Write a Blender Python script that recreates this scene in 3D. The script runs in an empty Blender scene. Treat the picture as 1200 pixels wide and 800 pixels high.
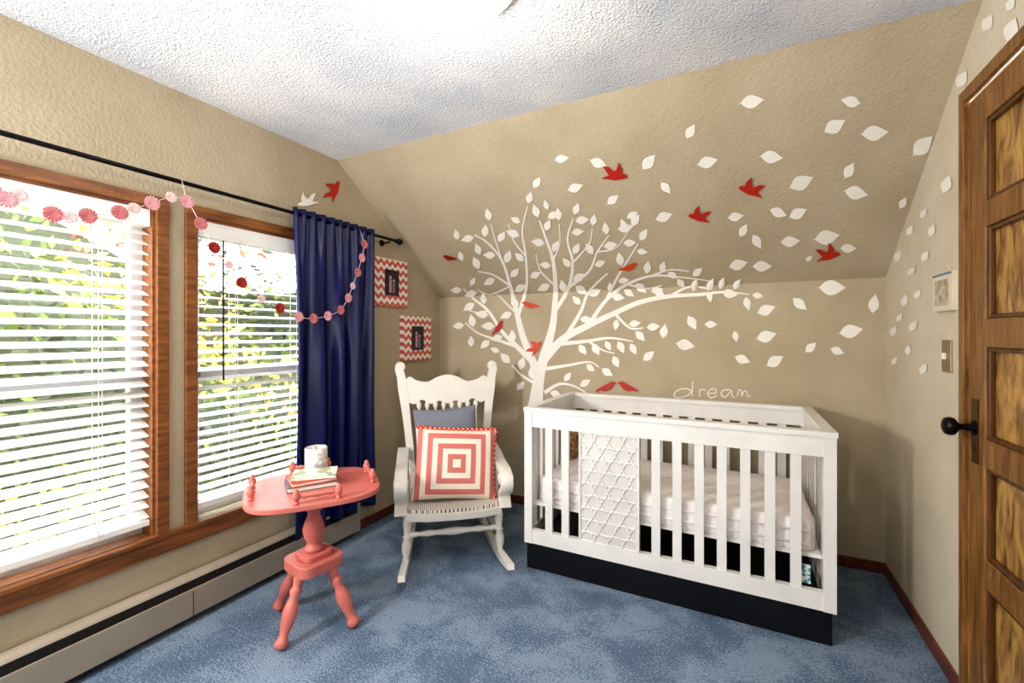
import bpy, math, random
from mathutils import Vector, Matrix
random.seed(7)
# ------------------------------------------------------------------ room survey (metres)
CAM_H=1.27; YAW=math.radians(27); F=520.0; HZ=392.0
XL=-2.2026; XR=0.6984; YB=3.0; YR=-1.5
ZK=1.574; ZC=2.345; YS=1.948           # knee wall top, ceiling, start of slope
SL=(ZC-ZK)/(YB-YS)
cs,sn=math.cos(YAW),math.sin(YAW)
def rayd(u,v):
    a=(u-600)/F; b=(HZ-v)/F
    return Vector((-sn+a*cs, cs+a*sn, b))
def onwall(u,v,off=0.003):
    """wall coordinates (measured on the photo) of a decal point: real position on the room surface"""
    d=rayd(u,v); ts=[]
    ts.append((YB-off)/d.y)
    if d.x>0: ts.append((XR-off)/d.x)
    if d.x<0: ts.append((XL+off)/d.x)
    # slope plane: z + SL*y = ZC+SL*YS
    n=math.sqrt(1+SL*SL)
    den=d.z+SL*d.y
    if den>0: ts.append((ZC+SL*YS-CAM_H-off*n)/den)
    t=min(ts); p=d*t; p.z+=CAM_H
    return p
def atx(u,v,x):
    d=rayd(u,v); p=d*(x/d.x); p.z+=CAM_H; return p

# ------------------------------------------------------------------ materials
def lin(c):
    r=[]
    for x in c:
        x/=255.0
        r.append(x/12.92 if x<=0.04045 else ((x+0.055)/1.055)**2.4)
    return (r[0],r[1],r[2],1)
def base(name):
    m=bpy.data.materials.new(name); m.use_nodes=True
    nt=m.node_tree; b=nt.nodes['Principled BSDF']
    return m,nt,b
def mat(name,c,rough=0.5,c2=None,nscale=5,bump=0,bscale=80,metal=0,emit=0,stretch=None,detail=4,lo=.35,hi=.65,spec=None,bdist=0.01,sheen=0,dist=0):
    m,nt,b=base(name)
    b.inputs['Base Color'].default_value=lin(c); b.inputs['Roughness'].default_value=rough
    b.inputs['Metallic'].default_value=metal
    if spec is not None: b.inputs['Specular IOR Level'].default_value=spec
    if sheen: b.inputs['Sheen Weight'].default_value=sheen
    tc=nt.nodes.new('ShaderNodeTexCoord'); src=tc.outputs['Object']
    if stretch:
        mp=nt.nodes.new('ShaderNodeMapping'); mp.inputs['Scale'].default_value=stretch
        nt.links.new(src,mp.inputs['Vector']); src=mp.outputs['Vector']
    n=nt.nodes.new('ShaderNodeTexNoise'); n.inputs['Scale'].default_value=nscale; n.inputs['Detail'].default_value=detail; n.inputs['Distortion'].default_value=dist
    nt.links.new(src,n.inputs['Vector'])
    r=nt.nodes.new('ShaderNodeValToRGB')
    if c2 is None: c2=tuple(x*0.96 for x in c)
    r.color_ramp.elements[0].position=lo; r.color_ramp.elements[1].position=hi
    r.color_ramp.elements[0].color=lin(c2); r.color_ramp.elements[1].color=lin(c)
    nt.links.new(n.outputs['Fac'],r.inputs['Fac']); nt.links.new(r.outputs['Color'],b.inputs['Base Color'])
    if bump:
        n2=nt.nodes.new('ShaderNodeTexNoise'); n2.inputs['Scale'].default_value=bscale; n2.inputs['Detail'].default_value=3
        nt.links.new(tc.outputs['Object'],n2.inputs['Vector'])
        bp=nt.nodes.new('ShaderNodeBump'); bp.inputs['Strength'].default_value=bump; bp.inputs['Distance'].default_value=bdist
        nt.links.new(n2.outputs['Fac'],bp.inputs['Height']); nt.links.new(bp.outputs['Normal'],b.inputs['Normal'])
    if emit:
        b.inputs['Emission Color'].default_value=lin(c); b.inputs['Emission Strength'].default_value=emit
    return m
M={}
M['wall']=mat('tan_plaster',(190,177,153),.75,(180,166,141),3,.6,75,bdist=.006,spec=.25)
M['wallr']=mat('tan_plaster_lit',(214,204,184),.75,(206,195,174),3,.6,75,bdist=.006,spec=.25)  # same tan plaster, lightened: the right wall's brightness put into the colour
M['ceil']=mat('popcorn_ceiling',(242,243,246),.9,(214,220,230),2.2,.9,120,bdist=.014,spec=.1)
M['white']=mat('white_paint',(238,234,226),.35)
M['crib']=mat('crib_white',(238,236,233),.3)
M['cribp']=mat('crib_panel_white',(222,220,217),.4)
M['dec']=mat('vinyl_white',(248,244,236),.6)
M['red']=mat('vinyl_red',(184,38,18),.5)
M['dred']=mat('vinyl_dark_red',(150,24,20),.5)
M['orange']=mat('vinyl_orange',(208,72,24),.5)
M['trim']=mat('window_trim_wood',(150,96,50),.4,(108,64,32),6,.15,60,stretch=(8,1,8))
M['base']=mat('baseboard_wood',(120,62,42),.4,(90,42,30),6,stretch=(6,1,6))
M['doorw']=mat('door_wood',(156,110,58),.32,(102,68,34),9,.05,60,stretch=(7,7,.7),lo=.3,hi=.7,dist=.5)
M['doord']=mat('door_moulding_dark',(104,68,34),.35,(78,48,24),9,stretch=(7,7,.7))
M['burl']=mat('door_burl',(190,148,84),.28,(108,74,38),6,.05,50,stretch=(4,4,1.1),detail=10,lo=.34,hi=.6,dist=1.2)
M['black']=mat('black_metal',(22,20,20),.3,metal=.6)
M['bronze']=mat('bronze',(96,72,50),.35,metal=.8)
M['base_black']=mat('crib_base_black',(12,12,18),.35)
M['coral']=mat('coral_paint',(208,122,112),.42,(196,108,98),6)
M['curtain']=mat('navy_satin',(10,24,92),.34,(7,18,74),4)
M['heater']=mat('heater_metal',(180,168,152),.35,metal=.2)
M['dark']=mat('dark_slot',(35,30,28),.7)
M['vinyl']=mat('window_vinyl',(225,228,232),.4)
M['slat']=mat('blind_slat',(250,249,246),.45)
M['sheet']=mat('crib_sheet',(248,244,241),.8,(244,232,232),18,.3,40)
M['gold']=mat('switch_metal',(170,150,120),.3,metal=.7)
# carpet
m,nt,b=base('blue_carpet'); M['carpet']=m
tc=nt.nodes.new('ShaderNodeTexCoord')
n1=nt.nodes.new('ShaderNodeTexNoise'); n1.inputs['Scale'].default_value=4.0; n1.inputs['Detail'].default_value=7; n1.inputs['Roughness'].default_value=.62; n1.inputs['Distortion'].default_value=.3
n2=nt.nodes.new('ShaderNodeTexNoise'); n2.inputs['Scale'].default_value=110; n2.inputs['Detail'].default_value=3
mx=nt.nodes.new('ShaderNodeMath'); mx.operation='MULTIPLY_ADD'; mx.inputs[1].default_value=1.0
mul=nt.nodes.new('ShaderNodeMath'); mul.operation='MULTIPLY'; mul.inputs[1].default_value=.9
r=nt.nodes.new('ShaderNodeValToRGB'); e=r.color_ramp.elements
e[0].position=.62; e[0].color=lin((88,106,130)); e[1].position=1.0; e[1].color=lin((146,164,186))
e2=r.color_ramp.elements.new(.92); e2.color=lin((114,134,159))
nt.links.new(tc.outputs['Object'],n1.inputs['Vector']); nt.links.new(tc.outputs['Object'],n2.inputs['Vector'])
nt.links.new(n1.outputs['Fac'],mx.inputs[0]); nt.links.new(n2.outputs['Fac'],mul.inputs[0]); nt.links.new(mul.outputs[0],mx.inputs[2])
nt.links.new(mx.outputs[0],r.inputs['Fac']); nt.links.new(r.outputs['Color'],b.inputs['Base Color'])
b.inputs['Roughness'].default_value=.95; b.inputs['Specular IOR Level'].default_value=.1
n3=nt.nodes.new('ShaderNodeTexNoise'); n3.inputs['Scale'].default_value=150; n3.inputs['Detail'].default_value=3
bp=nt.nodes.new('ShaderNodeBump'); bp.inputs['Strength'].default_value=.9; bp.inputs['Distance'].default_value=.012
nt.links.new(tc.outputs['Object'],n3.inputs['Vector']); nt.links.new(n3.outputs['Fac'],bp.inputs['Height']); nt.links.new(bp.outputs['Normal'],b.inputs['Normal'])
# generic stripe helper
def mnode(nt,op,a,b=None,c=None):
    n=nt.nodes.new('ShaderNodeMath'); n.operation=op
    for i,x in enumerate((a,b,c)):
        if x is None: continue
        if isinstance(x,(int,float)): n.inputs[i].default_value=x
        else: nt.links.new(x,n.inputs[i])
    return n.outputs[0]
def two(name,ca,cb,fn,rough=.85):
    m,nt,b=base(name); tc=nt.nodes.new('ShaderNodeTexCoord'); sp=nt.nodes.new('ShaderNodeSeparateXYZ')
    nt.links.new(tc.outputs['Object'],sp.inputs[0])
    f=fn(nt,sp.outputs[0],sp.outputs[1],sp.outputs[2])
    mixn=nt.nodes.new('ShaderNodeMix'); mixn.data_type='RGBA'
    mixn.inputs[6].default_value=lin(ca); mixn.inputs[7].default_value=lin(cb)
    nt.links.new(f,mixn.inputs[0]); nt.links.new(mixn.outputs[2],b.inputs['Base Color'])
    b.inputs['Roughness'].default_value=rough
    return m
def fsq(nt,x,y,z):
    q=mnode(nt,'MAXIMUM',mnode(nt,'ABSOLUTE',x),mnode(nt,'ABSOLUTE',z))
    return mnode(nt,'GREATER_THAN',mnode(nt,'FRACT',mnode(nt,'ADD',mnode(nt,'DIVIDE',q,.058),.12)),.5)
M['pil']=two('concentric_square_fabric',(242,228,212),(210,122,114),fsq)
def fchev(nt,x,y,z):
    pp=mnode(nt,'PINGPONG',y,.028)
    return mnode(nt,'GREATER_THAN',mnode(nt,'FRACT',mnode(nt,'DIVIDE',mnode(nt,'ADD',z,pp),.058)),.5)
M['chev']=two('chevron_print',(244,236,228),(210,96,88),fchev,.6)
def fch2(nt,x,y,z):
    pp=mnode(nt,'PINGPONG',x,.012)
    return mnode(nt,'GREATER_THAN',mnode(nt,'FRACT',mnode(nt,'DIVIDE',mnode(nt,'ADD',z,pp),.014)),.5)
M['grey']=two('grey_zigzag_fabric',(84,90,106),(156,160,172),fch2)
def fch3(nt,x,y,z):
    a=mnode(nt,'FRACT',mnode(nt,'DIVIDE',mnode(nt,'ADD',x,y),.022)); b2=mnode(nt,'FRACT',mnode(nt,'DIVIDE',mnode(nt,'SUBTRACT',x,y),.022))
    return mnode(nt,'GREATER_THAN',mnode(nt,'MULTIPLY',a,b2),.32)
M['seat']=two('seat_check_fabric',(236,230,222),(110,100,104),fch3)
def fdots(nt,x,y,z):
    a=mnode(nt,'SINE',mnode(nt,'MULTIPLY',x,230)); b2=mnode(nt,'SINE',mnode(nt,'MULTIPLY',z,230))
    return mnode(nt,'GREATER_THAN',mnode(nt,'MULTIPLY',a,b2),.35)
M['reddot']=two('red_dot_fabric',(205,52,30),(240,200,180),fdots)
# glass
m,nt,b=base('window_glass'); M['glass']=m
out=nt.nodes['Material Output']; nt.nodes.remove(b)
tr=nt.nodes.new('ShaderNodeBsdfTransparent'); gl=nt.nodes.new('ShaderNodeBsdfGlossy'); gl.inputs['Roughness'].default_value=.02
ms=nt.nodes.new('ShaderNodeMixShader'); ms.inputs[0].default_value=.05
nt.links.new(tr.outputs[0],ms.inputs[1]); nt.links.new(gl.outputs[0],ms.inputs[2]); nt.links.new(ms.outputs[0],out.inputs['Surface'])

# ------------------------------------------------------------------ mesh builder
class B:
    def __init__(s,name): s.name=name; s.v=[]; s.f=[]; s.mi=[]; s.sm=[]; s.mats=[]; s.T=Matrix.Identity(4)
    def m(s,k):
        if k not in s.mats: s.mats.append(k)
        return s.mats.index(k)
    def add(s,vs,fs,k,smooth=False):
        o=len(s.v); s.v+=[s.T@Vector(p) for p in vs]; mi=s.m(k)
        for f in fs: s.f.append([i+o for i in f]); s.mi.append(mi); s.sm.append(smooth)
    def box(s,lo,hi,k):
        x0,y0,z0=lo; x1,y1,z1=hi
        s.add([(x0,y0,z0),(x1,y0,z0),(x1,y1,z0),(x0,y1,z0),(x0,y0,z1),(x1,y0,z1),(x1,y1,z1),(x0,y1,z1)],
              [(0,3,2,1),(4,5,6,7),(0,1,5,4),(1,2,6,5),(2,3,7,6),(3,0,4,7)],k)
    def ext(s,poly,fm,lo,hi,k,smooth=False):
        n=len(poly)
        vs=[fm(a,b_,lo) for a,b_ in poly]+[fm(a,b_,hi) for a,b_ in poly]
        s.add(vs,[list(range(n))[::-1],list(range(n,2*n))],k)
        o=len(s.v)-2*n; mi=s.m(k)
        for i in range(n):
            j=(i+1)%n; s.f.append([o+i,o+j,o+n+j,o+n+i]); s.mi.append(mi); s.sm.append(smooth)
    def lathe(s,prof,k,p=(0,0,0),q=None,seg=16):
        p=Vector(p)
        if q is None: R=Matrix.Identity(3); L=1
        else:
            d=Vector(q)-p; L=d.length; R=d.to_track_quat('Z','Y').to_matrix()
        vs=[];fs=[]
        for (r,z) in prof:
            for i in range(seg):
                a=2*math.pi*i/seg; vs.append(p+R@Vector((r*math.cos(a),r*math.sin(a),z*L)))
        n=len(prof)
        for j in range(n-1):
            for i in range(seg):
                i2=(i+1)%seg; fs.append((j*seg+i,j*seg+i2,(j+1)*seg+i2,(j+1)*seg+i))
        fs.append(tuple(range(seg))[::-1]); fs.append(tuple((n-1)*seg+i for i in range(seg)))
        s.add(vs,fs,k,True)
    def ball(s,c,r,k,seg=12,sz=1):
        pr=[(max(1e-4,r*math.sin(math.pi*i/8)),-r*sz*math.cos(math.pi*i/8)) for i in range(9)]
        s.lathe(pr,k,c,None,seg)
    def tube(s,pts,rad,k,seg=8):
        pts=[Vector(p) for p in pts]; n=len(pts); vs=[];fs=[]
        for i,p in enumerate(pts):
            d=(pts[min(i+1,n-1)]-pts[max(i-1,0)]).normalized()
            up=Vector((0,0,1)) if abs(d.z)<.9 else Vector((1,0,0))
            a=d.cross(up).normalized(); b_=a.cross(d)
            r=rad[i] if isinstance(rad,(list,tuple)) else rad
            for j in range(seg):
                t=2*math.pi*j/seg; vs.append(p+a*r*math.cos(t)+b_*r*math.sin(t))
        for i in range(n-1):
            for j in range(seg):
                j2=(j+1)%seg; fs.append((i*seg+j,i*seg+j2,(i+1)*seg+j2,(i+1)*seg+j))
        fs.append(tuple(range(seg))[::-1]); fs.append(tuple((n-1)*seg+j for j in range(seg)))
        s.add(vs,fs,k,True)
    def done(s,bevel=0,matrix=None,seg=2,solid=0,sub=0):
        me=bpy.data.meshes.new(s.name); me.from_pydata([tuple(p) for p in s.v],[],s.f)
        for k in s.mats: me.materials.append(M[k])
        for p,mi,sm in zip(me.polygons,s.mi,s.sm): p.material_index=mi; p.use_smooth=sm
        me.update()
        o=bpy.data.objects.new(s.name,me); bpy.context.collection.objects.link(o)
        if matrix is not None: o.matrix_world=matrix
        if bevel:
            md=o.modifiers.new('Bevel','BEVEL'); md.width=bevel; md.segments=seg; md.limit_method='ANGLE'; md.angle_limit=math.radians(50)
        if solid:
            md=o.modifiers.new('Solid','SOLIDIFY'); md.thickness=solid
        return o
def band(path,th):
    """polygon outline around a 2-D path; th scalar or list"""
    n=len(path); L=[];R=[]
    for i,p in enumerate(path):
        a=path[max(0,i-1)]; b_=path[min(n-1,i+1)]
        dx,dy=b_[0]-a[0],b_[1]-a[1]; l=math.hypot(dx,dy) or 1
        t=(th[i] if isinstance(th,(list,tuple)) else th)/2
        L.append((p[0]-dy/l*t,p[1]+dx/l*t)); R.append((p[0]+dy/l*t,p[1]-dx/l*t))
    return L+R[::-1]
def cr(pts,n=6):
    """catmull-rom on tuples"""
    out=[];P=[pts[0]]+list(pts)+[pts[-1]]
    for i in range(1,len(P)-2):
        p0,p1,p2,p3=P[i-1],P[i],P[i+1],P[i+2]
        for j in range(n):
            t=j/n
            out.append(tuple(.5*((2*b)+(-a+c)*t+(2*a-5*b+4*c-d)*t*t+(-a+3*b-3*c+d)*t**3) for a,b,c,d in zip(p0,p1,p2,p3)))
    out.append(tuple(pts[-1])); return out
YZ=lambda a,b,c:(c,a,b)
XZ=lambda a,b,c:(a,c,b)
XY=lambda a,b,c:(a,b,c)

# ------------------------------------------------------------------ room shell
TH=.14
D0,D1,DZ=1.235,2.035,2.055
b=B('floor'); b.box((XL-TH,YR-.1,-.1),(XR+.1,YB+.1,0),'carpet'); b.done()
b=B('ceiling'); b.box((XL-TH,YR-.1,ZC),(XR+.1,YS,ZC+.1),'ceil'); b.done()
b=B('wall_back'); b.box((XL-TH,YB,0),(XR+.1,YB+.1,ZK),'wall'); b.done()
b=B('wall_sloped'); b.ext([(YS,ZC),(YB,ZK),(YB+.1,ZK),(YB+.1,ZK+.05),(YS+.05,ZC+.1),(YS,ZC+.1)],YZ,XL-TH,XR+.1,'wall'); b.done()
b=B('wall_right')
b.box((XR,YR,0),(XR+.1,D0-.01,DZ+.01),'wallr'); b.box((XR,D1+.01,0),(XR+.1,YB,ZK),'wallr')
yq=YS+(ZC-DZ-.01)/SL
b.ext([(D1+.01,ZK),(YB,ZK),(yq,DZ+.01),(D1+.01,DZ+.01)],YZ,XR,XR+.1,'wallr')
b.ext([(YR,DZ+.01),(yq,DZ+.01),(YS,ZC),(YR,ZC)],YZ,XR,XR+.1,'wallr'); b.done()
b=B('wall_rear'); b.box((XL-TH,YR-.1,0),(XR+.1,YR,ZC),'wallr'); b.done()
W1=(-.05,.99); W2=(1.145,1.86); WZ=(.42,1.81)
b=B('wall_left')
b.box((XL-TH,YR,0),(XL,YB,WZ[0]),'wall')
b.box((XL-TH,YR,WZ[0]),(XL,W1[0],WZ[1]),'wall')
b.box((XL-TH,W1[1],WZ[0]),(XL,W2[0],WZ[1]),'wall')
ys=YS+(ZC-WZ[1])/SL
b.ext([(W2[1],WZ[0]),(YB,WZ[0]),(YB,ZK),(ys,WZ[1]),(W2[1],WZ[1])],YZ,XL-TH,XL,'wall')
b.ext([(YR,WZ[1]),(ys,WZ[1]),(YS,ZC),(YR,ZC)],YZ,XL-TH,XL,'wall')
b.done()
# windows
def window(name,y0,y1):
    z0,z1=WZ; b=B(name)
    c=.045; d=.018
    # wooden casing
    b.box((XL,y0-c,z0),(XL+d,y0,z1+c),'trim'); b.box((XL,y1,z0),(XL+d,y1+c,z1+c),'trim')
    b.box((XL,y0,z1),(XL+d,y1,z1+c),'trim')
    # jamb lining
    for lo,hi in (((XL-TH,y0,z0),(XL,y0+.012,z1)),((XL-TH,y1-.012,z0),(XL,y1,z1)),((XL-TH,y0,z1-.012),(XL,y1,z1))): b.box(lo,hi,'trim')
    # sashes
    xs=XL-.115; xe=XL-.075; w=.045; zm=1.08
    ya,yb=y0+.012,y1-.012
    b.box((xs,ya,z0),(xe,ya+w,z1-.012),'vinyl'); b.box((xs,yb-w,z0),(xe,yb,z1-.012),'vinyl')
    b.box((xs,ya+w,z0),(xe,yb-w,z0+w),'vinyl'); b.box((xs,ya+w,z1-.012-w),(xe,yb-w,z1-.012),'vinyl')
    b.box((xs-.01,ya+w,zm-.03),(xe+.01,yb-w,zm+.03),'vinyl')
    b.box((xs+.015,ya+w,z0+w),(xs+.019,yb-w,z1-w),'glass')
    return b.done(bevel=.003)
window('window_1',*W1); window('window_2',*W2)
b=B('trim_1')   # continuous stool/apron under both windows
b.box((XL,W1[0]-.08,.335),(XL+.018,W2[1]+.08,.402),'trim'); b.box((XL-.07,W1[0]+.013,.42),(XL,W1[1]-.013,.424),'trim')
b.box((XL,W1[0]-.1,.402),(XL+.028,W2[1]+.1,.42),'trim'); b.done(bevel=.004)
def blind(name,y0,y1,tilt):
    b=B(name); ya,yb=y0+.016,y1-.016; xc=XL-.036
    b.box((XL-.066,ya,1.725),(XL-.006,yb,1.797),'slat')
    z=1.70; t=math.radians(tilt); w=.025
    while z>.47:
        dx,dz=w*math.cos(t),w*math.sin(t); nx,nz=-math.sin(t)*.0014,math.cos(t)*.0014
        b.ext([(xc-dx-nx,z+dz+nz),(xc+dx-nx,z-dz+nz),(xc+dx+nx,z-dz-nz),(xc-dx+nx,z+dz-nz)],XZ,ya,yb,'slat')
        z-=.0425
    b.box((xc-.026,ya,z-.0),(xc+.026,yb,z+.022),'slat')
    n=3 if yb-ya>.8 else 2
    for i in range(n):
        y=ya+(yb-ya)*(i+.5)/n
        for dx in (-.027,.027): b.tube([(xc+dx,y,1.73),(xc+dx,y,z+.01)],.0012,'slat',5)
        b.tube([(xc+.03,y+.01,1.73),(xc+.03,y+.01,z+.01)],.001,'slat',5)
    b.done()
blind('window_blinds',*W1,24); blind('window_blinds',*W2,13)
b=B('blind_wand'); b.tube([(XL-.002,1.27,1.72),(XL-.0,1.27,1.05)],.004,'dark'); b.done()
# baseboards
b=B('baseboard_back'); b.box((XL+.012,YB-.012,0),(XR-.012,YB,.06),'base'); b.done(bevel=.003)
b=B('baseboard_right'); b.box((XR-.012,2.09,0),(XR,YB,.06),'base'); b.done(bevel=.003)
b=B('baseboard_left'); b.box((XL,YR,0),(XL+.012,YB,.06),'base'); b.done(bevel=.003)
# baseboard heater
b=B('baseboard_heater')
hx=XL+.07
b.box((XL+.012,-1.2,.05),(hx-.014,2.02,.195),'dark')
b.ext([(XL+.012,.208),(XL+.035,.208),(hx-.01,.192),(hx-.01,.188),(XL+.035,.200),(XL+.012,.200)],XZ,-1.2,2.02,'heater')
b.box((hx-.01,-1.2,.035),(hx,2.02,.152),'heater')
b.box((XL+.012,2.02,.03),(hx,2.07,.208),'heater')
for y in (.3,1.1): b.box((hx,y,.035),(hx+.001,y+.003,.145),'dark')
b.done(bevel=.002)

# ------------------------------------------------------------------ curtain & rod
RX=XL+.075; RZ=1.924
b=B('curtain_rod')
b.tube([(RX,-.6,RZ),(RX,2.40,RZ)],.0095,'black',12); b.ball((RX,2.43,RZ),.022,'black'); b.lathe([(.012,0),(.016,.01),(.008,.02)],'black',(RX,2.39,RZ),(RX,3.39,RZ))
for y in (2.33,-.4):
    b.tube([(XL,y,RZ-.02),(RX,y,RZ-.02),(RX,y,RZ)],.006,'black'); b.lathe([(.022,0),(.022,.006)],'black',(XL,y,RZ-.02),(XL+1,y,RZ-.02))
b.done()
b=B('curtain_panel')
NY=160; NZ=40; y0,y1=1.585,2.19; vs=[];fs=[]
for j in range(NZ+1):
    tz=j/NZ; z=1.955-(1.955-.175)*tz
    for i in range(NY+1):
        s_=i/NY; s2=s_+.018*math.sin(s_*11)+.012*math.sin(tz*3+s_*6)
        k1=1-min(1,tz*2.2)
        x=RX+.003+(1-k1)*.036*math.sin(s2*2*math.pi*4.5+.6*tz)+k1*.014*math.sin(s2*2*math.pi*10)+.005*math.sin(s2*2*math.pi*11+tz*2)*(1-k1)
        w=(y1-y0)*(1-.03*math.sin(math.pi*tz)); yy=y0+(y1-y0-w)/2+w*s_+.006*math.sin(tz*5+s_*9)
        vs.append((x,yy,z))
for j in range(NZ):
    for i in range(NY): a=j*(NY+1)+i; fs.append((a,a+1,a+NY+2,a+NY+1))
b.add(vs,fs,'curtain',True); b.done(solid=.003)

# ------------------------------------------------------------------ decals
def ngon(b,pts,k,off):
    vs=[onwall(u,v,off) for u,v in pts]
    b.add(vs,[list(range(len(vs)))],k)
def leaf(b,u,v,ang,L,k='dec',off=.003):
    a=math.radians(ang); ca,sa=math.cos(a),-math.sin(a); w=.27*L
    pts=[]
    prof=[(-.08,.04),(.06,.05),(.16,.45),(.3,.85),(.45,1),(.6,.88),(.78,.5),(.92,.15),(1,.0)]
    for t,h in prof: pts.append(((t-.5)*L,h*w))
    for t,h in prof[::-1][1:-1]: pts.append(((t-.5)*L,-h*w))
    out=[(u+x*ca-y*sa,v+x*sa+y*ca) for x,y in pts]
    ngon(b,out,k,off)
branches=[
[(627,482,14),(629,462,11),(632,440,9.5),(637,420,8.5),(643,400,7),(648,380,6),(650,360,5),(651,335,4),(648,305,3),(640,280,2),(632,258,1.2)],
[(632,445,8),(623,420,6.5),(613,395,5.5),(606,368,4.5),(598,335,3),(588,305,2.2),(572,285,1.5),(556,275,1)],
[(624,424,5),(606,406,4),(588,388,3),(572,364,2.5),(555,350,1.8),(543,338,1)],
[(606,406,3),(582,398,2.2),(560,390,1.5),(545,378,1)],
[(607,370,3.4),(617,335,2.6),(616,300,2),(612,270,1.4),(618,242,1)],
[(598,335,2.2),(578,322,1.6),(560,318,1)],
[(649,366,4),(666,338,3),(671,308,2.5),(665,280,1.8),(672,255,1)],
[(667,336,3),(690,318,2.2),(700,295,1.6),(714,275,1)],
[(638,420,8),(660,397,6.5),(690,381,5.5),(720,367,4.6),(750,354,4.2),(785,347,3.6),(820,345,3),(850,342,2),(878,345,1)],
[(690,381,4),(710,352,3.2),(735,333,2.6),(765,323,2),(800,325,1.5),(832,329,.8)],
[(710,352,2.5),(725,322,2),(740,298,1.4),(748,285,.8)],
[(662,396,4),(680,366,3),(690,342,2.2),(712,320,1.6)],
[(720,367,3),(738,384,2),(754,384,1.2)],
[(652,403,4),(685,400,3),(715,396,2),(742,400,1)],
[(690,400,2.4),(706,410,1.6),(720,414,1)],
[(785,347,2.5),(808,336,1.8),(835,339,1)],
[(765,323,2),(785,316,1.4),(808,318,.8)],
[(638,460,3.5),(655,450,2.4),(672,452,1.6),(690,462,1)],
[(640,432,3.6),(665,428,2.4),(690,424,1.5),(702,430,1)],
[(629,450,3),(612,440,2),(600,428,1.3)],
[(572,364,2),(558,366,1.2),(547,362,.8)],
[(588,305,1.5),(580,280,1.2),(575,262,.8)],
[(616,300,1.6),(602,282,1.2),(596,262,.8)],
[(648,305,1.8),(656,285,1.2),(655,262,.8)],
[(671,308,1.8),(690,286,1.3),(694,268,.8)],
[(735,333,2),(758,338,1.5),(776,334,1)],
[(598,335,1.6),(575,345,1.3),(560,340,.8)],
[(651,335,1.8),(634,318,1.3),(628,298,.8)],
[(606,368,1.8),(590,352,1.3),(580,342,.8)],
[(700,295,1.4),(722,290,1.0),(738,268,.8)],
]
b=B('tree_wall_decal')
for k,br in enumerate(branches):
    sm=cr(br,8); off=.003+.00006*k
    pts=band([(p[0],p[1]) for p in sm],[max(1.2,p[2]*1.35) for p in sm]); n=len(sm)
    vs=[onwall(u,v,off) for u,v in pts]
    b.add(vs,[(i,i+1,2*n-2-i,2*n-1-i) for i in range(n-1)],'dec')
lv=[]
for k,br in enumerate(branches):
    sm=cr(br,8)
    for i in range(len(sm)):
        if sm[i][2]>3.4: continue
        p=sm[i]; q=sm[min(i+1,len(sm)-1)]; o=sm[max(i-1,0)]
        ang=math.degrees(math.atan2(-(q[1]-o[1]),q[0]-o[0]))
        end=i==len(sm)-1
        if end or (i%4==2):
            sd=random.choice((-1,1)); a=ang+(0 if end else sd*random.uniform(40,75)); L=random.uniform(13,18)
            uu=p[0]+math.cos(math.radians(a))*(L/2+3); vv=p[1]-math.sin(math.radians(a))*(L/2+3)
            if all(math.hypot(uu-x,vv-y)>13 for x,y in lv):
                lv.append((uu,vv)); leaf(b,uu,vv,a,L,off=.0055)
for u,v in ((752,378),(760,392),(700,408),(726,430),(706,440),(663,440),(682,452),(595,415),(554,330),(540,300),(535,275),(560,292),(640,240),(700,258),(745,270),(762,300),(728,352),(690,470),(535,350),(552,400),(580,410),(676,470),(655,468),(610,452)):
    if all(math.hypot(u-x,v-y)>13 for x,y in lv): leaf(b,u,v,random.uniform(20,160),random.uniform(12,16),off=.0055)
b.done()
b=B('falling_leaves_wall_decal')
LV=[(881,119,10,30),(809,154,60,20),(997,119,170,25),(978,148,30,30),(1025,156,5,34),(658,186,10,18),(674,220,20,20),(701,191,-20,22),
(760,190,50,24),(829,190,15,26),(904,184,-5,28),(939,214,25,32),(995,200,60,22),(1003,226,-10,30),(780,220,-50,18),(778,254,20,22),(718,234,40,18),
(862,254,10,20),(871,270,60,18),(912,249,-20,22),(935,250,25,24),(969,278,10,32),(994,291,0,20),(887,283,-60,20),(926,283,5,24),(865,310,15,24),
(893,312,0,24),(741,252,30,16),(648,252,30,16),(733,267,10,20),(629,214,60,16),(975,337,0,34),(937,356,-40,22),(1024,356,80,24),(898,363,20,24),(811,378,-60,20),
(778,388,80,18),(803,404,-10,24),(833,380,0,16),(862,394,-80,14),(898,394,15,26),(997,388,10,30),(870,421,-20,20),(908,423,30,24),(950,407,40,18),(981,411,-20,18),
(1081,171,45,34),(760,417,40,18),(770,340,10,16),(855,344,-10,20),(948,303,40,10)]
for u,v,a,L in LV: leaf(b,u,v,a,L)
for u,v,a,L in [(1157,27,60,24),(1185,35,70,32),(1127,93,60,24),(1109,216,70,24),(1184,5,60,20),(1058,238,60,16),(1066,270,60,14),(1052,300,70,16),(1068,318,50,14),(1060,352,70,16),
  (1047,388,70,14),(1048,423,60,12),(1070,382,50,16),(1064,410,80,14),(1082,432,60,16),(1084,300,60,16),(1092,270,70,16),(1075,345,60,14),(1054,372,60,12),(1082,250,60,14)]:
    leaf(b,u,v,a,L)
b.done()
fly=[(1,.0),(.8,.2),(.55,.17),(.5,.5),(.15,.95),(.08,.4),(-.1,.22),(-.55,.5),(-.95,.5),(-.6,.1),(-.4,-.1),(-.95,-.45),(-.4,-.38),(.1,-.38),(.55,-.22),(.8,-.14)]
per=[(1,.30),(.85,.5),(.6,.52),(.3,.38),(-.2,.12),(-1,-.35),(-.95,-.5),(-.5,-.38),(0,-.45),(.4,-.3),(.7,0),(.82,.24)]
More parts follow.
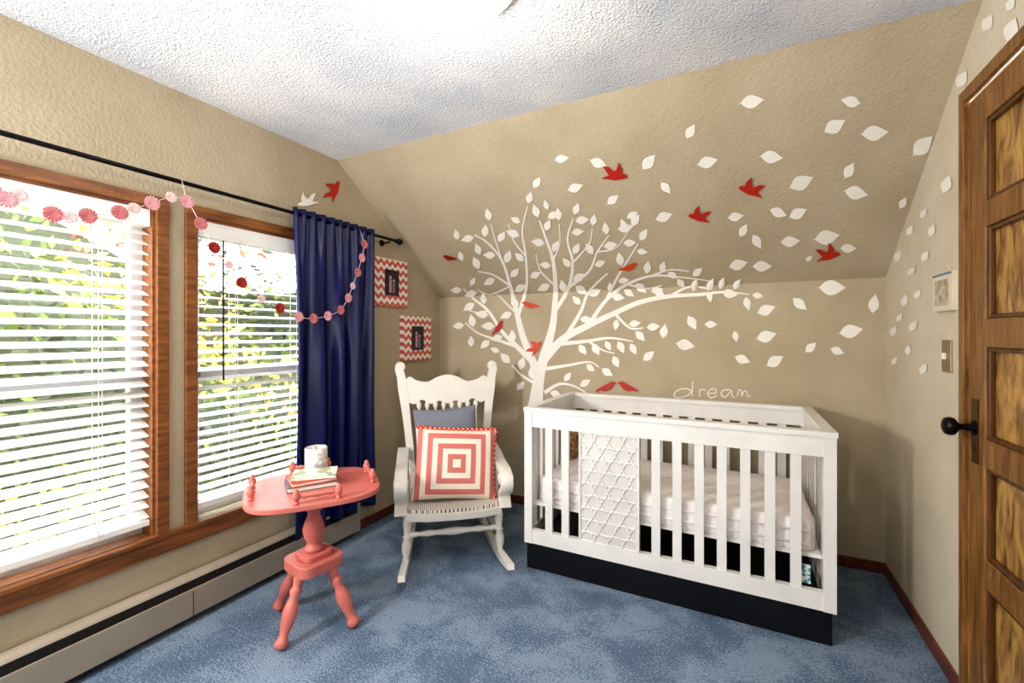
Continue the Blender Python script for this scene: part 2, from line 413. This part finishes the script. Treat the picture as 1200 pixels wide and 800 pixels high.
def bird(u,v,s_,ang,k,shape,flip=1,name='bird_wall_decal'):
    b=B(name); a=math.radians(ang); pts=[]
    for x,y in shape:
        x*=flip; X=x*math.cos(a)-y*math.sin(a); Y=x*math.sin(a)+y*math.cos(a)
        pts.append((u+X*s_,v-Y*s_))
    ngon(b,pts,k,.0075); b.done()
for a in ((720,205,16,-10,'red',fly,1),(881,223,16,-10,'red',fly,-1),(820,254,14,-5,'red',fly,-1),(970,299,15,5,'red',fly,1),(736,313,11,-5,'orange',per,1),
  (527,302,8,10,'dred',per,-1),(622,357,10,10,'orange',per,-1),(583,384,10,30,'red',per,1),(627,408,11,45,'orange',fly,1),(710,453,12,0,'red',per,1),(736,453,12,0,'red',per,-1),
  (391,224,14,60,'red',fly,1),(361,236,13,20,'dec',fly,-1)): bird(*a)
# lettering
b=B('dream_lettering_decal')
str_=[[(812,446),(811,464)],[(811,458),(803,455),(793,458),(790,463),(795,466),(806,463),(811,458)],[(820,465),(820,457),(822,456),(827,457)],[(830,461),(839,460),(838,456),(833,456),(829,461),(833,466),(840,463)],
 [(857,457),(848,457),(845,462),(850,465),(857,458),(858,464),(861,465)],[(864,464),(866,457),(869,458),(869,464),(872,458),(875,459),(876,464),(880,464)]]
for st in str_:
    sm=cr(st,6); pts=band(sm,1.2); n=len(sm)
    b.add([onwall(u,v) for u,v in pts],[(i,i+1,2*n-2-i,2*n-1-i) for i in range(n-1)],'dec')
b.done()

# ------------------------------------------------------------------ framed pictures on left wall
M['pic']=mat('dark_photo_print',(28,24,30),.3,(60,50,60),20)
M['skin']=mat('print_pale',(200,160,160),.5)
for yc,zc in ((2.40,1.635),(2.683,1.244)):
    b=B('picture_frame'); h=.165
    b.box((XL,yc-h,zc-h),(XL+.03,yc+h,zc+h),'chev')
    b.box((XL+.03,yc-.07,zc-.09),(XL+.033,yc+.07,zc+.09),'pic')
    b.box((XL+.033,yc-.03,zc-.07),(XL+.034,yc-.005,zc+.02),'skin'); b.lathe([(.014,0),(.014,.0005)],'skin',(XL+.0335,yc-.017,zc+.035),(XL+1,yc-.017,zc+.035))
    b.box((XL+.033,yc+.005,zc-.07),(XL+.034,yc+.03,zc+.0),'grey'); b.lathe([(.012,0),(.012,.0005)],'skin',(XL+.0335,yc+.018,zc+.015),(XL+1,yc+.018,zc+.015))
    b.done(bevel=.003)

# ------------------------------------------------------------------ garland
b=B('paper_flower_garland')
M['pk1']=mat('paper_pink',(232,172,178),.8); M['pk2']=mat('paper_rose',(210,130,134),.8); M['pk3']=mat('paper_pink_backlit',(166,50,44),.8); M['pk4']=mat('paper_blush',(242,214,212),.8)  # dark red discs: shade of backlit paper put into the colour
GX=XL+.125
gp=[(-12,222,'pk1'),(8,234,'pk1'),(23,229,'pk4'),(62,251,'pk2'),(82,255,'pk4'),(103,253,'pk2'),(140,249,'pk2'),(157,244,'pk4'),(178,238,'pk1'),(200,231,'pk4'),(219,236,'pk1'),(235,262,'pk2'),(251,290,'pk3'),(268,310,'pk4'),(283,331,'pk3'),
(306,350,'pk4'),(328,361,'pk3'),(350,371,'pk1'),(367,373,'pk2'),(384,370,'pk1'),(399,363,'pk2'),(408,349,'pk1'),(413,335,'pk4'),(419,319,'pk2'),(424,302,'pk1'),(427,286,'pk2')]
gpts=[atx(u,v,GX) for u,v,_ in gp]
b.tube(cr([tuple(p) for p in gpts],4),.0018,'pk4',5)
for (u,v,k),p in zip(gp,gpts):
    r=.027 if k!='pk4' else .021
    for lay,(rr,kk) in enumerate(((r,k),(r*.62,k))):
        n=14; vs=[];N=56
        for i in range(N):
            a=2*math.pi*i/N; R=rr*(1+.06*math.cos(n*a)); vs.append((p.x+.003+.003*lay+.002*math.cos(n*a),p.y+R*math.cos(a),p.z+R*math.sin(a)))
        vs.append((p.x+.001,p.y,p.z)); b.add(vs,[(i,(i+1)%N,N) for i in range(N)],kk)
b.tube([tuple(gpts[10]),(RX+.01,gpts[10].y,RZ+.01)],.0015,'pk4',5)
b.tube([tuple(gpts[-1]),(RX+.01,gpts[-1].y,RZ+.01)],.0015,'pk4',5)
b.done()

# ------------------------------------------------------------------ door etc on right wall
b=B('door_1')
x0=XR-.004; x1=XR+.036
pan=[(.18,.47),(.56,.85),(.94,1.23),(1.32,1.61),(1.69,1.95)]
b.box((x0,D1-.105,.01),(x1,D1,2.05),'doorw'); b.box((x0,D0,.01),(x1,D0+.105,2.05),'doorw')
zz=[.01]+[c for p in pan for c in p]+[2.05]
for i in range(0,len(zz),2): b.box((x0,D0+.105,zz[i]),(x1,D1-.105,zz[i+1]),'doorw')
for z0,z1 in pan:
    ya,yb=D0+.105,D1-.105
    b.box((x0+.022,ya,z0),(x1-.005,yb,z1),'burl')
    # moulding around the recessed panel
    for lo,hi in (((x0+.006,ya,z0),(x0+.022,ya+.014,z1)),((x0+.006,yb-.014,z0),(x0+.022,yb,z1)),((x0+.006,ya+.014,z0),(x0+.022,yb-.014,z0+.014)),((x0+.006,ya+.014,z1-.014),(x0+.022,yb-.014,z1))): b.box(lo,hi,'doord')
b.done(bevel=.004)
b=B('trim_2')   # door casing
b.box((XR-.018,D1+.004,0),(XR,D1+.040,2.10),'doorw'); b.box((XR-.018,D0-.047,0),(XR,D0-.004,2.10),'doorw'); b.box((XR-.018,D0-.004,2.058),(XR,D1+.004,2.10),'doorw'); b.done(bevel=.003)
b=B('door_knob')
b.box((x0-.004,D1-.07,.85),(x0,D1-.03,1.06),'bronze')
K=(x0-.004,D1-.05,.965)
b.lathe([(.024,0),(.024,.006),(.012,.012),(.010,.035),(.014,.04),(.028,.05),(.031,.062),(.026,.074),(.012,.080),(.001,.081)],'black',K,(K[0]-1,K[1],K[2]),20)
b.box((x0-.005,D1-.054,.885),(x0-.004,D1-.046,.905),'black')
b.done(bevel=.001)
b=B('light_switch'); yc,zc=2.215,1.19
b.box((XR-.006,yc-.04,zc-.06),(XR,yc+.04,zc+.06),'gold'); b.box((XR-.018,yc-.006,zc-.012),(XR-.006,yc+.006,zc+.012),'white'); b.done(bevel=.002)
M['plq']=mat('plaque_print',(206,194,170),.6,(150,138,116),30); M['ribbon']=mat('plaque_blue',(120,140,165),.6); M['plqf']=mat('plaque_frame',(226,216,196),.5)
b=B('wall_plaque'); yc,zc=2.215,1.43
b.box((XR-.018,yc-.085,zc-.072),(XR,yc+.085,zc+.072),'plqf'); b.box((XR-.02,yc-.06,zc-.05),(XR-.018,yc+.06,zc+.045),'plq'); b.box((XR-.019,yc-.085,zc+.060),(XR-.017,yc+.085,zc+.069),'ribbon')
b.tube([(XR-.004,yc-.05,zc+.072),(XR-.004,yc,zc+.10),(XR-.004,yc+.05,zc+.072)],.0015,'white',5); b.done(bevel=.003)
b=B('wall_outlet'); b.box((XL,2.18,.13),(XL+.007,2.25,.24),'dark')
for z in (.16,.205): b.lathe([(.016,0),(.016,.002)],'white',(XL+.007,2.215,z),(XL+1,2.215,z))
b.done(bevel=.002)

# ------------------------------------------------------------------ crib
b=B('baby_crib')
cx0,cx1=-1.045,.357; cy0,cy1=2.20,2.945; zt=.872; zb=.134; p=.045
b.box((cx0+.015,cy0+.003,0),(cx1-.015,cy1-.02,zb),'base_black')
for x in (cx0,cx1-p):
    for y in (cy0,cy1-p): b.box((x,y,zb),(x+p,y+p,zt-.022),'crib')
# top frame
b.box((cx0-.004,cy0-.004,zt-.022),(cx1+.004,cy0+p,zt),'crib'); b.box((cx0-.004,cy1-p,zt-.022),(cx1+.004,cy1+.004,zt),'crib')
b.box((cx0-.004,cy0+p,zt-.022),(cx0+p,cy1-p,zt),'crib'); b.box((cx1-p,cy0+p,zt-.022),(cx1+.004,cy1-p,zt),'crib')
# rails
for y in (cy0+.004,cy1-.034):
    b.box((cx0+p,y,zt-.105),(cx1-p,y+.03,zt-.022),'crib'); b.box((cx0+p,y,zb),(cx1-p,y+.03,zb+.075),'crib')
for x in (cx0+.008,cx1-.038):
    b.box((x,cy0+p,zt-.105),(x+.03,cy1-p,zt-.022),'crib'); b.box((x,cy0+p,zb),(x+.03,cy1-p,zb+.075),'crib')
zs0,zs1=zb+.075,zt-.105
fs_=[-.905,-.812,-.352,-.256,-.160,-.066,.028,.122,.217]
for x in fs_: b.box((x-.02,cy0+.009,zs0),(x+.02,cy0+.027,zs1),'crib')
x=cx0+.13
while x<cx1-.08:
    b.box((x-.02,cy1-.028,zs0),(x+.02,cy1-.010,zs1),'crib'); x+=.0945
for i in range(7):
    y=cy0+.12+i*(cy1-cy0-.24)/6
    for xx in (cx0+.014,cx1-.032): b.box((xx,y-.02,zs0),(xx+.018,y+.02,zs1),'crib')
# patterned panel: recessed field, raised lattice of rounded cells, thin frame
px0,px1=-.735,-.428
b.box((px0,cy0+.009,zs0),(px1,cy0+.028,zs1),'cribp')
for lo,hi in (((px0,cy0+.001,zs0),(px0+.008,cy0+.009,zs1)),((px1-.008,cy0+.001,zs0),(px1,cy0+.009,zs1))): b.box(lo,hi,'crib')
W=px1-px0-.016; H=zs1-zs0; nc=4; cw=W/nc; rh=cw*.866
nr=int(H/rh)+2
def inside(x,z): return (min(max(x,px0+.010),px1-.010),min(max(z,zs0+.002),zs1-.002))
for r_ in range(0,nr+1):
    for c_ in range(-1,nc+1):
        cxx=px0+.008+cw*(c_+.5+(.5 if r_%2 else 0)); czz=zs0+rh*(r_+.25)
        if cxx<px0-.002 or cxx>px1+.002 or czz>zs1+.012: continue
        for rad_,rr in ((.485,.0036),(.24,.0028)):
            pts=[]
            for i in range(49):
                a=2*math.pi*i/48; R=cw*rad_*(1+.12*math.cos(6*a+math.pi)); x,z=inside(cxx+R*math.cos(a+math.pi/6),czz+R*math.sin(a+math.pi/6))
                pts.append((x,cy0+.0065,z))
            if rad_<.3 and (abs(cxx-(px0+px1)/2)>(px1-px0)/2-.03): continue
            if rad_<.3: continue
            b.tube(pts,rr,'crib',6)
# mattress support
b.box((cx0+.045,cy0+.045,.33),(cx1-.045,cy1-.045,.345),'crib')
b.box((cx0+.05,cy0+.05,zb),(cx1-.05,cy1-.05,zb+.012),'base_black')
b.done(bevel=.004)
b=B('crib_mattress')
mx0,mx1,my0,my1=cx0+.055,cx1-.055,cy0+.05,cy1-.05
rings=[(.346,.985),(.36,1.0),(.42,1.0),(.455,.995),(.475,.975),(.482,.93),(.485,.5),(.485,.01)]
vs=[];fs=[];N=160
for z,sc in rings:
    for i in range(N):
        a=2*math.pi*i/N; c,s_=math.cos(a),math.sin(a); e=.12
        X=math.copysign(abs(c)**e,c); Y=math.copysign(abs(s_)**e,s_)
        rip=.003*math.sin(i*2.1)+.002*math.sin(i*.9) if sc>.97 else 0
        hx_=(mx1-mx0)/2; hy_=(my1-my0)/2
        ins=(1-sc)*.3 if sc>.9 else 0
        if sc>.9: vs.append(((mx0+mx1)/2+X*(hx_-ins-.004+rip),(my0+my1)/2+Y*(hy_-ins-.004+rip),z+(rip*.6 if z>.4 else 0)))
        else: vs.append(((mx0+mx1)/2+X*hx_*sc,(my0+my1)/2+Y*hy_*sc,z))
for j in range(len(rings)-1):
    for i in range(N): i2=(i+1)%N; fs.append((j*N+i,j*N+i2,(j+1)*N+i2,(j+1)*N+i))
b.add(vs,fs,'sheet',True); b.add(vs[:N],[tuple(range(N))[::-1]],'sheet')
b.tube([(mx0+.05,my0-.0,.43),(mx1-.03,my0-.0,.435)],.006,'sheet'); b.tube([(mx0+.05,my0-.0,.385),(mx1-.03,my0-.0,.38)],.005,'sheet'); b.done()
M['owl']=mat('patterned_blanket',(186,150,104),.9,(120,84,56),40,.2,60,lo=.45,hi=.55)
b=B('folded_blanket')
b.ext(cr([(2.66,.487),(2.64,.54),(2.655,.68),(2.70,.765),(2.78,.775),(2.85,.75),(2.875,.63),(2.865,.487)],4),YZ,cx0+.06,cx0+.13,'owl',True); b.done(bevel=.015,seg=3)
b=B('care_label'); M['lab']=mat('label_white',(225,235,235),.5,(60,140,170),60,lo=.45,hi=.55)
b.box((cx1-.14,cy0+.0355,.22),(cx1-.085,cy0+.0375,.30),'lab'); b.done()

# ------------------------------------------------------------------ rocking chair
TH_=math.radians(39)
CH=Matrix.Translation((-1.522,2.192,0))@Matrix.Rotation(TH_,4,'Z')
b=B('rocking_chair')
S=.305    # seat level
def by(z): return .21+.25*(z-S)
for sx in (-1,1):
    # rocker (splayed: wider in front)
    def rx_(y): return sx*(.246-.07*y)
    path=[(y,.024+.24*(y-.02)**2) for y in [-.42+.94*i/24 for i in range(25)]]
    b.ext(band(path,[.030+.014*min(1,min(i,24-i)/4) for i in range(25)]),lambda a,c,d:(rx_(a)+d,a,c),-.018,.018,'white')
    leg=[(.017,0),(.020,.05),(.014,.10),(.024,.22),(.027,.35),(.018,.48),(.024,.52),(.016,.56),(.022,.7),(.026,.85),(.020,1)]
    b.lathe(leg,'white',(rx_(-.20),-.20,.045),(sx*.248,-.185,S-.01))
    b.lathe(leg,'white',(rx_(.22),.22,.035),(sx*.215,.17,S-.01))
    # back post: shaped board following the back lean
    zz_=[S-.02,.40,.52,.66,.80,.92,.99,1.04,1.075]
    xx_=[.222,.230,.242,.258,.276,.294,.304,.318,.311]
    ww=[.04,.044,.048,.048,.054,.060,.054,.052,.03]
    sm=cr(list(zip(xx_,zz_,ww)),4)
    pl=band([(sx*p_[0],p_[1]) for p_ in sm],[p_[2] for p_ in sm])
    b.ext(pl,lambda a,c,d:(a,by(c)+d,c),-.014,.014,'white')
    b.lathe([(.03,0),(.034,.006),(.034,.028),(.03,.034)],'white',(sx*.311,by(1.06)-.017,1.055),(sx*.311,by(1.06)+1,1.055))
    # arm: board that curls down in front to the seat
    arm=cr([(by(.52)-.0,.535),(.10,.525),(-.02,.508),(-.14,.505),(-.225,.493),(-.262,.455),(-.245,.410),(-.195,.38),(-.18,.35),(-.20,.31),(-.205,.295)],4)
    xo=sx*.285
    b.ext(band(arm,.030),YZ,xo-.034,xo+.034,'white',True)
    b.lathe([(.022,0),(.036,.01),(.036,.069),(.022,.079)],'white',(xo-.0395,-.215,.465),(xo+1,-.215,.465))
    sp=[(.009,0),(.011,.15),(.017,.4),(.011,.6),(.018,.8),(.009,1)]
    for y in (-.08,.04,.14): b.lathe(sp,'white',(sx*.25,y,S),(sx*.272,y,.505+.06*max(0,y)),12)
    b.lathe([(.011,0),(.018,.2),(.012,.3),(.020,.5),(.012,.7),(.018,.8),(.011,1)],'white',(rx_(-.19),-.19,.145),(sx*.225,.19,.145),12)
st=[(.012,0),(.016,.08),(.011,.12),(.018,.22),(.013,.3),(.022,.5),(.013,.7),(.018,.78),(.011,.88),(.016,.92),(.012,1)]
b.lathe(st,'white',(-.25,-.192,.185),(.25,-.192,.185),12)
b.lathe(st,'white',(-.225,.19,.17),(.225,.19,.17),12)
# seat frame with woven cover
so=[(-.262,-.225),(-.15,-.255),(0,-.262),(.15,-.255),(.262,-.225),(.275,-.17),(.24,.21),(-.24,.21),(-.275,-.17)]
b.ext(so,XY,S-.035,S+.002,'white'); b.ext([(x*.93,y*.93+.0) for x,y in so],XY,S+.002,S+.022,'seat')
# crest rail
top=[(-.29,.955),(-.25,.99),(-.20,.965),(-.13,.955),(-.07,.985),(0,1.0),(.07,.985),(.13,.955),(.20,.965),(.25,.99),(.29,.955)]
bot=[(.275,.84),(.22,.812),(.17,.84),(.11,.812),(.055,.83),(0,.812),(-.055,.83),(-.11,.812),(-.17,.84),(-.22,.812),(-.275,.84)]
b.ext(cr(top,4)+cr(bot,4),lambda a,c,d:(a,by(c)+d-.06*(.08-a*a),c),-.012,.012,'white')
b.box((-.24,by(.40)-.014,.37),(.24,by(.40)+.014,.42),'white')
for i in range(8):
    x=-.175+i*.05
    b.lathe([(.007,0),(.009,.3),(.013,.5),(.009,.7),(.007,.86),(.017,.91),(.017,.94),(.007,1)],'white',(x,by(.41),.415),(x*1.08,by(.84)-.003,.835),10)
b.done(bevel=.004,matrix=CH)
# pillows
def pillow(name,w,h,t,k,mtx,k2=None):
    N=28; b=B(name); vs=[];fs=[]
    for sd in (-1,1):
        o=len(vs)
        for j in range(N+1):
            for i in range(N+1):
                u=-1+2*i/N; v=-1+2*j/N
                pinch=1-.06*(1-abs(v)**2)*abs(u)**2; pinch2=1-.06*(1-abs(u)**2)*abs(v)**2
                d=((1-u*u)*(1-v*v))**.42
                vs.append((u*w/2*pinch, sd*t/2*d, v*h/2*pinch2))
        for j in range(N):
            for i in range(N):
                a=o+j*(N+1)+i; f=(a,a+1,a+N+2,a+N+1); fs.append(f if sd<0 else f[::-1])
    b.add(vs,fs,k,True)
    if k2:
        pts=[]
        for i in range(0,41):
            u=-1+2*i/40; pts.append((u*w/2,0,h/2*(1-.06*(1-u*u))+.004))
        b.tube(pts,.010,k2,8)
        b.tube([(w/2*(1-.06*(1-u*u)),0,u*h/2) for u in [-1+.05*i for i in range(41)]],.006,k2,8)
    return b.done(matrix=mtx)
P1=CH@Matrix.Translation((.018,-.085,.525))@Matrix.Rotation(math.radians(4),4,'Y')@Matrix.Rotation(math.radians(-17),4,'X')
pillow('throw_pillow',.475,.40,.13,'pil',P1,'reddot')
P2=CH@Matrix.Translation((-.02,.085,.595))@Matrix.Rotation(math.radians(-3),4,'Y')@Matrix.Rotation(math.radians(-16),4,'X')
pillow('throw_pillow',.39,.46,.12,'grey',P2)

# ------------------------------------------------------------------ pedestal table
tx,ty=-1.665,1.345; tr_=math.radians(-35)
TM=Matrix.Translation((tx,ty,0))
b=B('pedestal_table'); b.T=TM@Matrix.Rotation(tr_,4,'Z')   # local +x faces the room
N=72; out=[]
for i in range(N):
    a=2*math.pi*i/N; e=.62; c,s_=math.cos(a),math.sin(a)
    out.append((.240*math.copysign(abs(c)**e,c),.268*math.copysign(abs(s_)**e,s_)-.0))
b.ext(out,XY,.585,.607,'coral')
for an,rx in ((0,.212),(90,.237),(180,.212),(270,.237)):
    a=math.radians(an); n=Vector((math.cos(a),math.sin(a),0)); t=Vector((-math.sin(a),math.cos(a),0)); hl=.078
    for s_ in (-1,1):
        q=n*rx+t*hl*s_
        b.lathe([(.009,0),(.013,.006),(.008,.013),(.015,.026),(.016,.036),(.010,.046),(.011,.052),(.006,.060),(.001,.063)],'coral',(q.x,q.y,.606))
    q0=n*rx-t*hl; q1=n*rx+t*hl
    b.lathe([(.006,0),(.006,.1),(.011,.2),(.007,.3),(.012,.5),(.007,.7),(.011,.8),(.006,.9),(.006,1)],'coral',(q0.x,q0.y,.637),(q1.x,q1.y,.637),12)
b.lathe([(.075,.57),(.075,.585)],'coral')
b.lathe([(.034,.32),(.040,.335),(.030,.350),(.027,.36),(.040,.385),(.045,.41),(.041,.44),(.028,.47),(.024,.49),(.036,.505),(.036,.515),(.025,.525),(.024,.545),(.045,.565),(.05,.575)],'coral',seg=24)
b.T=TM@Matrix.Rotation(math.radians(-10),4,'Z')
sq=[]
for i in range(48):
    a=2*math.pi*i/48; e=.45; c,s_=math.cos(a),math.sin(a)
    sq.append((.100*math.copysign(abs(c)**e,c),.100*math.copysign(abs(s_)**e,s_)))
b.ext(sq,XY,.255,.300,'coral'); b.ext([(x*.62,y*.62) for x,y in sq],XY,.300,.322,'coral')
b.T=TM
for fx,fy in ((.027,-.180),(.183,.06),(-.225,-.01)):
    s0=.4
    lg=[(.010,-.02),(.022,.0),(.028,.05),(.024,.10),(.016,.14),(.020,.22),(.027,.36),(.030,.46),(.024,.58),(.016,.66),(.024,.72),(.024,.76),(.016,.80),(.024,.9),(.026,1)]
    b.lathe(lg,'coral',(fx,fy,.012),(fx*s0,fy*s0,.262))
b.done(bevel=.004)
M['candle']=mat('textured_candle',(240,237,232),.6,(196,194,194),60,.8,90,bdist=.01,lo=.4,hi=.6)
b=B('pillar_candle'); cxx,cyy=-1.785,1.455
b.lathe([(.048,0),(.050,.004),(.050,.126),(.046,.130),(.042,.122),(.001,.118)],'candle',(cxx,cyy,.608),None,28); b.tube([(cxx,cyy,.72),(cxx,cyy,.742)],.0015,'dark',5); b.done()
M['bk1']=mat('book_grey',(96,110,124),.5); M['bk2']=mat('book_red',(196,84,70),.5); M['bk3']=mat('book_cover_pale',(240,236,222),.5,(170,176,140),14,lo=.42,hi=.5); M['page']=mat('book_pages',(240,236,226),.8)
b=B('stack_of_books'); z=.6075
for w,d,h,k,rt,ox,oy in ((.15,.20,.022,'bk1',-32,-.01,.0),(.14,.185,.018,'bk2',-28,-.005,.0),(.13,.18,.014,'bk3',-45,.0,.012)):
    b.T=Matrix.Translation((-1.672+ox,1.345+oy,z))@Matrix.Rotation(math.radians(rt),4,'Z')
    b.box((-w/2,-d/2,0),(w/2,d/2,.003),k); b.box((-w/2,-d/2,h-.003),(w/2,d/2,h),k); b.box((-w/2+.004,-d/2+.004,.003),(w/2-.004,d/2-.004,h-.003),'page'); b.box((-w/2-.001,-d/2,0),(-w/2+.004,d/2,h),k)
    z+=h+.0005
b.done()

# ------------------------------------------------------------------ ceiling light
m,nt,bb=base('lamp_glass'); bb.inputs['Base Color'].default_value=(1,.95,.88,1); bb.inputs['Emission Color'].default_value=(1,.95,.87,1); bb.inputs['Emission Strength'].default_value=10; M['lamp']=m
b=B('ceiling_light'); LX,LY=-.74,1.10
b.lathe([(.19,0),(.19,-.02),(.175,-.025)],'white',(LX,LY,ZC),None,40)
b.lathe([(.172*math.cos(t),-.022-.07*math.sin(t)) for t in [i*math.pi/2/8 for i in range(8)]]+[(.001,-.092)],'lamp',(LX,LY,ZC),None,40)
b.done()

# ------------------------------------------------------------------ garden outside
M['ground']=mat('lawn',(90,100,50),.9,(60,72,34),3)
b=B('lawn'); b.box((-16,-10,-2.6),(XL-TH-.3,14,-2.5),'ground'); b.done()
M['g1']=mat('leaf_green',(82,96,34),.7); M['g2']=mat('leaf_yellow',(188,162,66),.7); M['g3']=mat('leaf_dark',(40,50,22),.7); M['g4']=mat('leaf_rust',(160,74,46),.7)
b=B('garden_hedge')
vs=[];fs=[]
for j in range(25):
    for i in range(61):
        y=-5+17*i/60; z=-2.5+4.6*j/24+.3*math.sin(y*1.3)*(j/24)
        vs.append((-5.6-.35*math.sin(y*2.1+z)-.25*math.sin(z*3+y),y,z))
for j in range(24):
    for i in range(60): a=j*61+i; fs.append((a,a+1,a+62,a+61))
b.add(vs,fs,'g3',True)
for i in range(24000):
    y=random.uniform(-4,11); z=random.uniform(-2.3,3.2); x=-5.1+random.uniform(-.6,.5)-.35*math.sin(y*2.1+z)-.25*math.sin(z*3+y)
    if z>1.9 and random.random()<.35+.3*(z-1.9): continue
    s_=random.uniform(.035,.085); R=Matrix.Rotation(random.uniform(0,6.28),3,'X')@Matrix.Rotation(random.uniform(-1,1),3,'Y')@Matrix.Rotation(random.uniform(0,6.28),3,'Z')
    q=[Vector((x,y,z))+R@Vector(c) for c in ((-s_,0,0),(0,-s_*.5,0),(s_,0,0),(0,s_*.5,0))]
    w=1.3*math.sin(y*1.7+z*2.3)+.6*math.sin(y*4.1-z*3.2)+random.uniform(-.7,.7)
    k='g4' if (z>2.0 and random.random()<.2) else ('g2' if w>.6 else ('g1' if w>-.6 else 'g3'))
    b.add(q,[(0,1,2,3)],k)
b.done()

# ------------------------------------------------------------------ light
w=bpy.data.worlds.new('sky'); bpy.context.scene.world=w; w.use_nodes=True
bg=w.node_tree.nodes['Background']; bg.inputs['Color'].default_value=(.92,.96,1,1); bg.inputs['Strength'].default_value=10.5
def lamp(name,typ,loc,tgt,e,col=(1,1,1),size=1,sy=None):
    l=bpy.data.lights.new(name,typ); l.energy=e; l.color=col
    if typ=='AREA':
        l.size=size
        if sy: l.shape='RECTANGLE'; l.size_y=sy
    elif typ=='SUN': l.angle=math.radians(size)
    else: l.shadow_soft_size=size
    o=bpy.data.objects.new(name,l); bpy.context.collection.objects.link(o); o.location=loc
    o.rotation_euler=(Vector(tgt)-Vector(loc)).to_track_quat('-Z','Y').to_euler(); return o
lamp('sun','SUN',(5,-2,9),(-5,2,0),7,(1,.93,.80),3)
lamp('added_camera_fill','AREA',(-.9,-1.1,1.9),(-.9,2.5,1.1),10,(1,.99,.97),1.6,.9)  # added fill from behind the camera, not a fixture of the room
lamp('added_window_side_fill','AREA',(-2.0,-.45,1.5),(.4,2.6,.8),38,(1,.97,.92),.25,.35)  # added lamp standing in for window light on crib and right wall
lamp('added_ceiling_fill','AREA',(-.8,-.7,1.0),(-.8,-.2,3.0),27,(1,.99,.98),1.4,.9)  # added unseen lamp aimed upward to brighten the ceiling
lamp('ceiling_bulb','POINT',(LX,LY,ZC-.16),(0,0,0),7,(1,.95,.87),.06)

# ------------------------------------------------------------------ camera
c=bpy.data.cameras.new('camera'); co=bpy.data.objects.new('camera',c); bpy.context.collection.objects.link(co)
co.location=(0,0,CAM_H); co.rotation_euler=(math.radians(90),0,YAW); c.sensor_width=36; c.lens=36*F/1200; c.shift_y=-(400-HZ)/1200; c.clip_start=.05
bpy.context.scene.camera=co
sc=bpy.context.scene
sc.view_settings.view_transform='Standard'; sc.view_settings.exposure=0.05
try: sc.view_settings.look='Medium High Contrast'
except Exception: pass
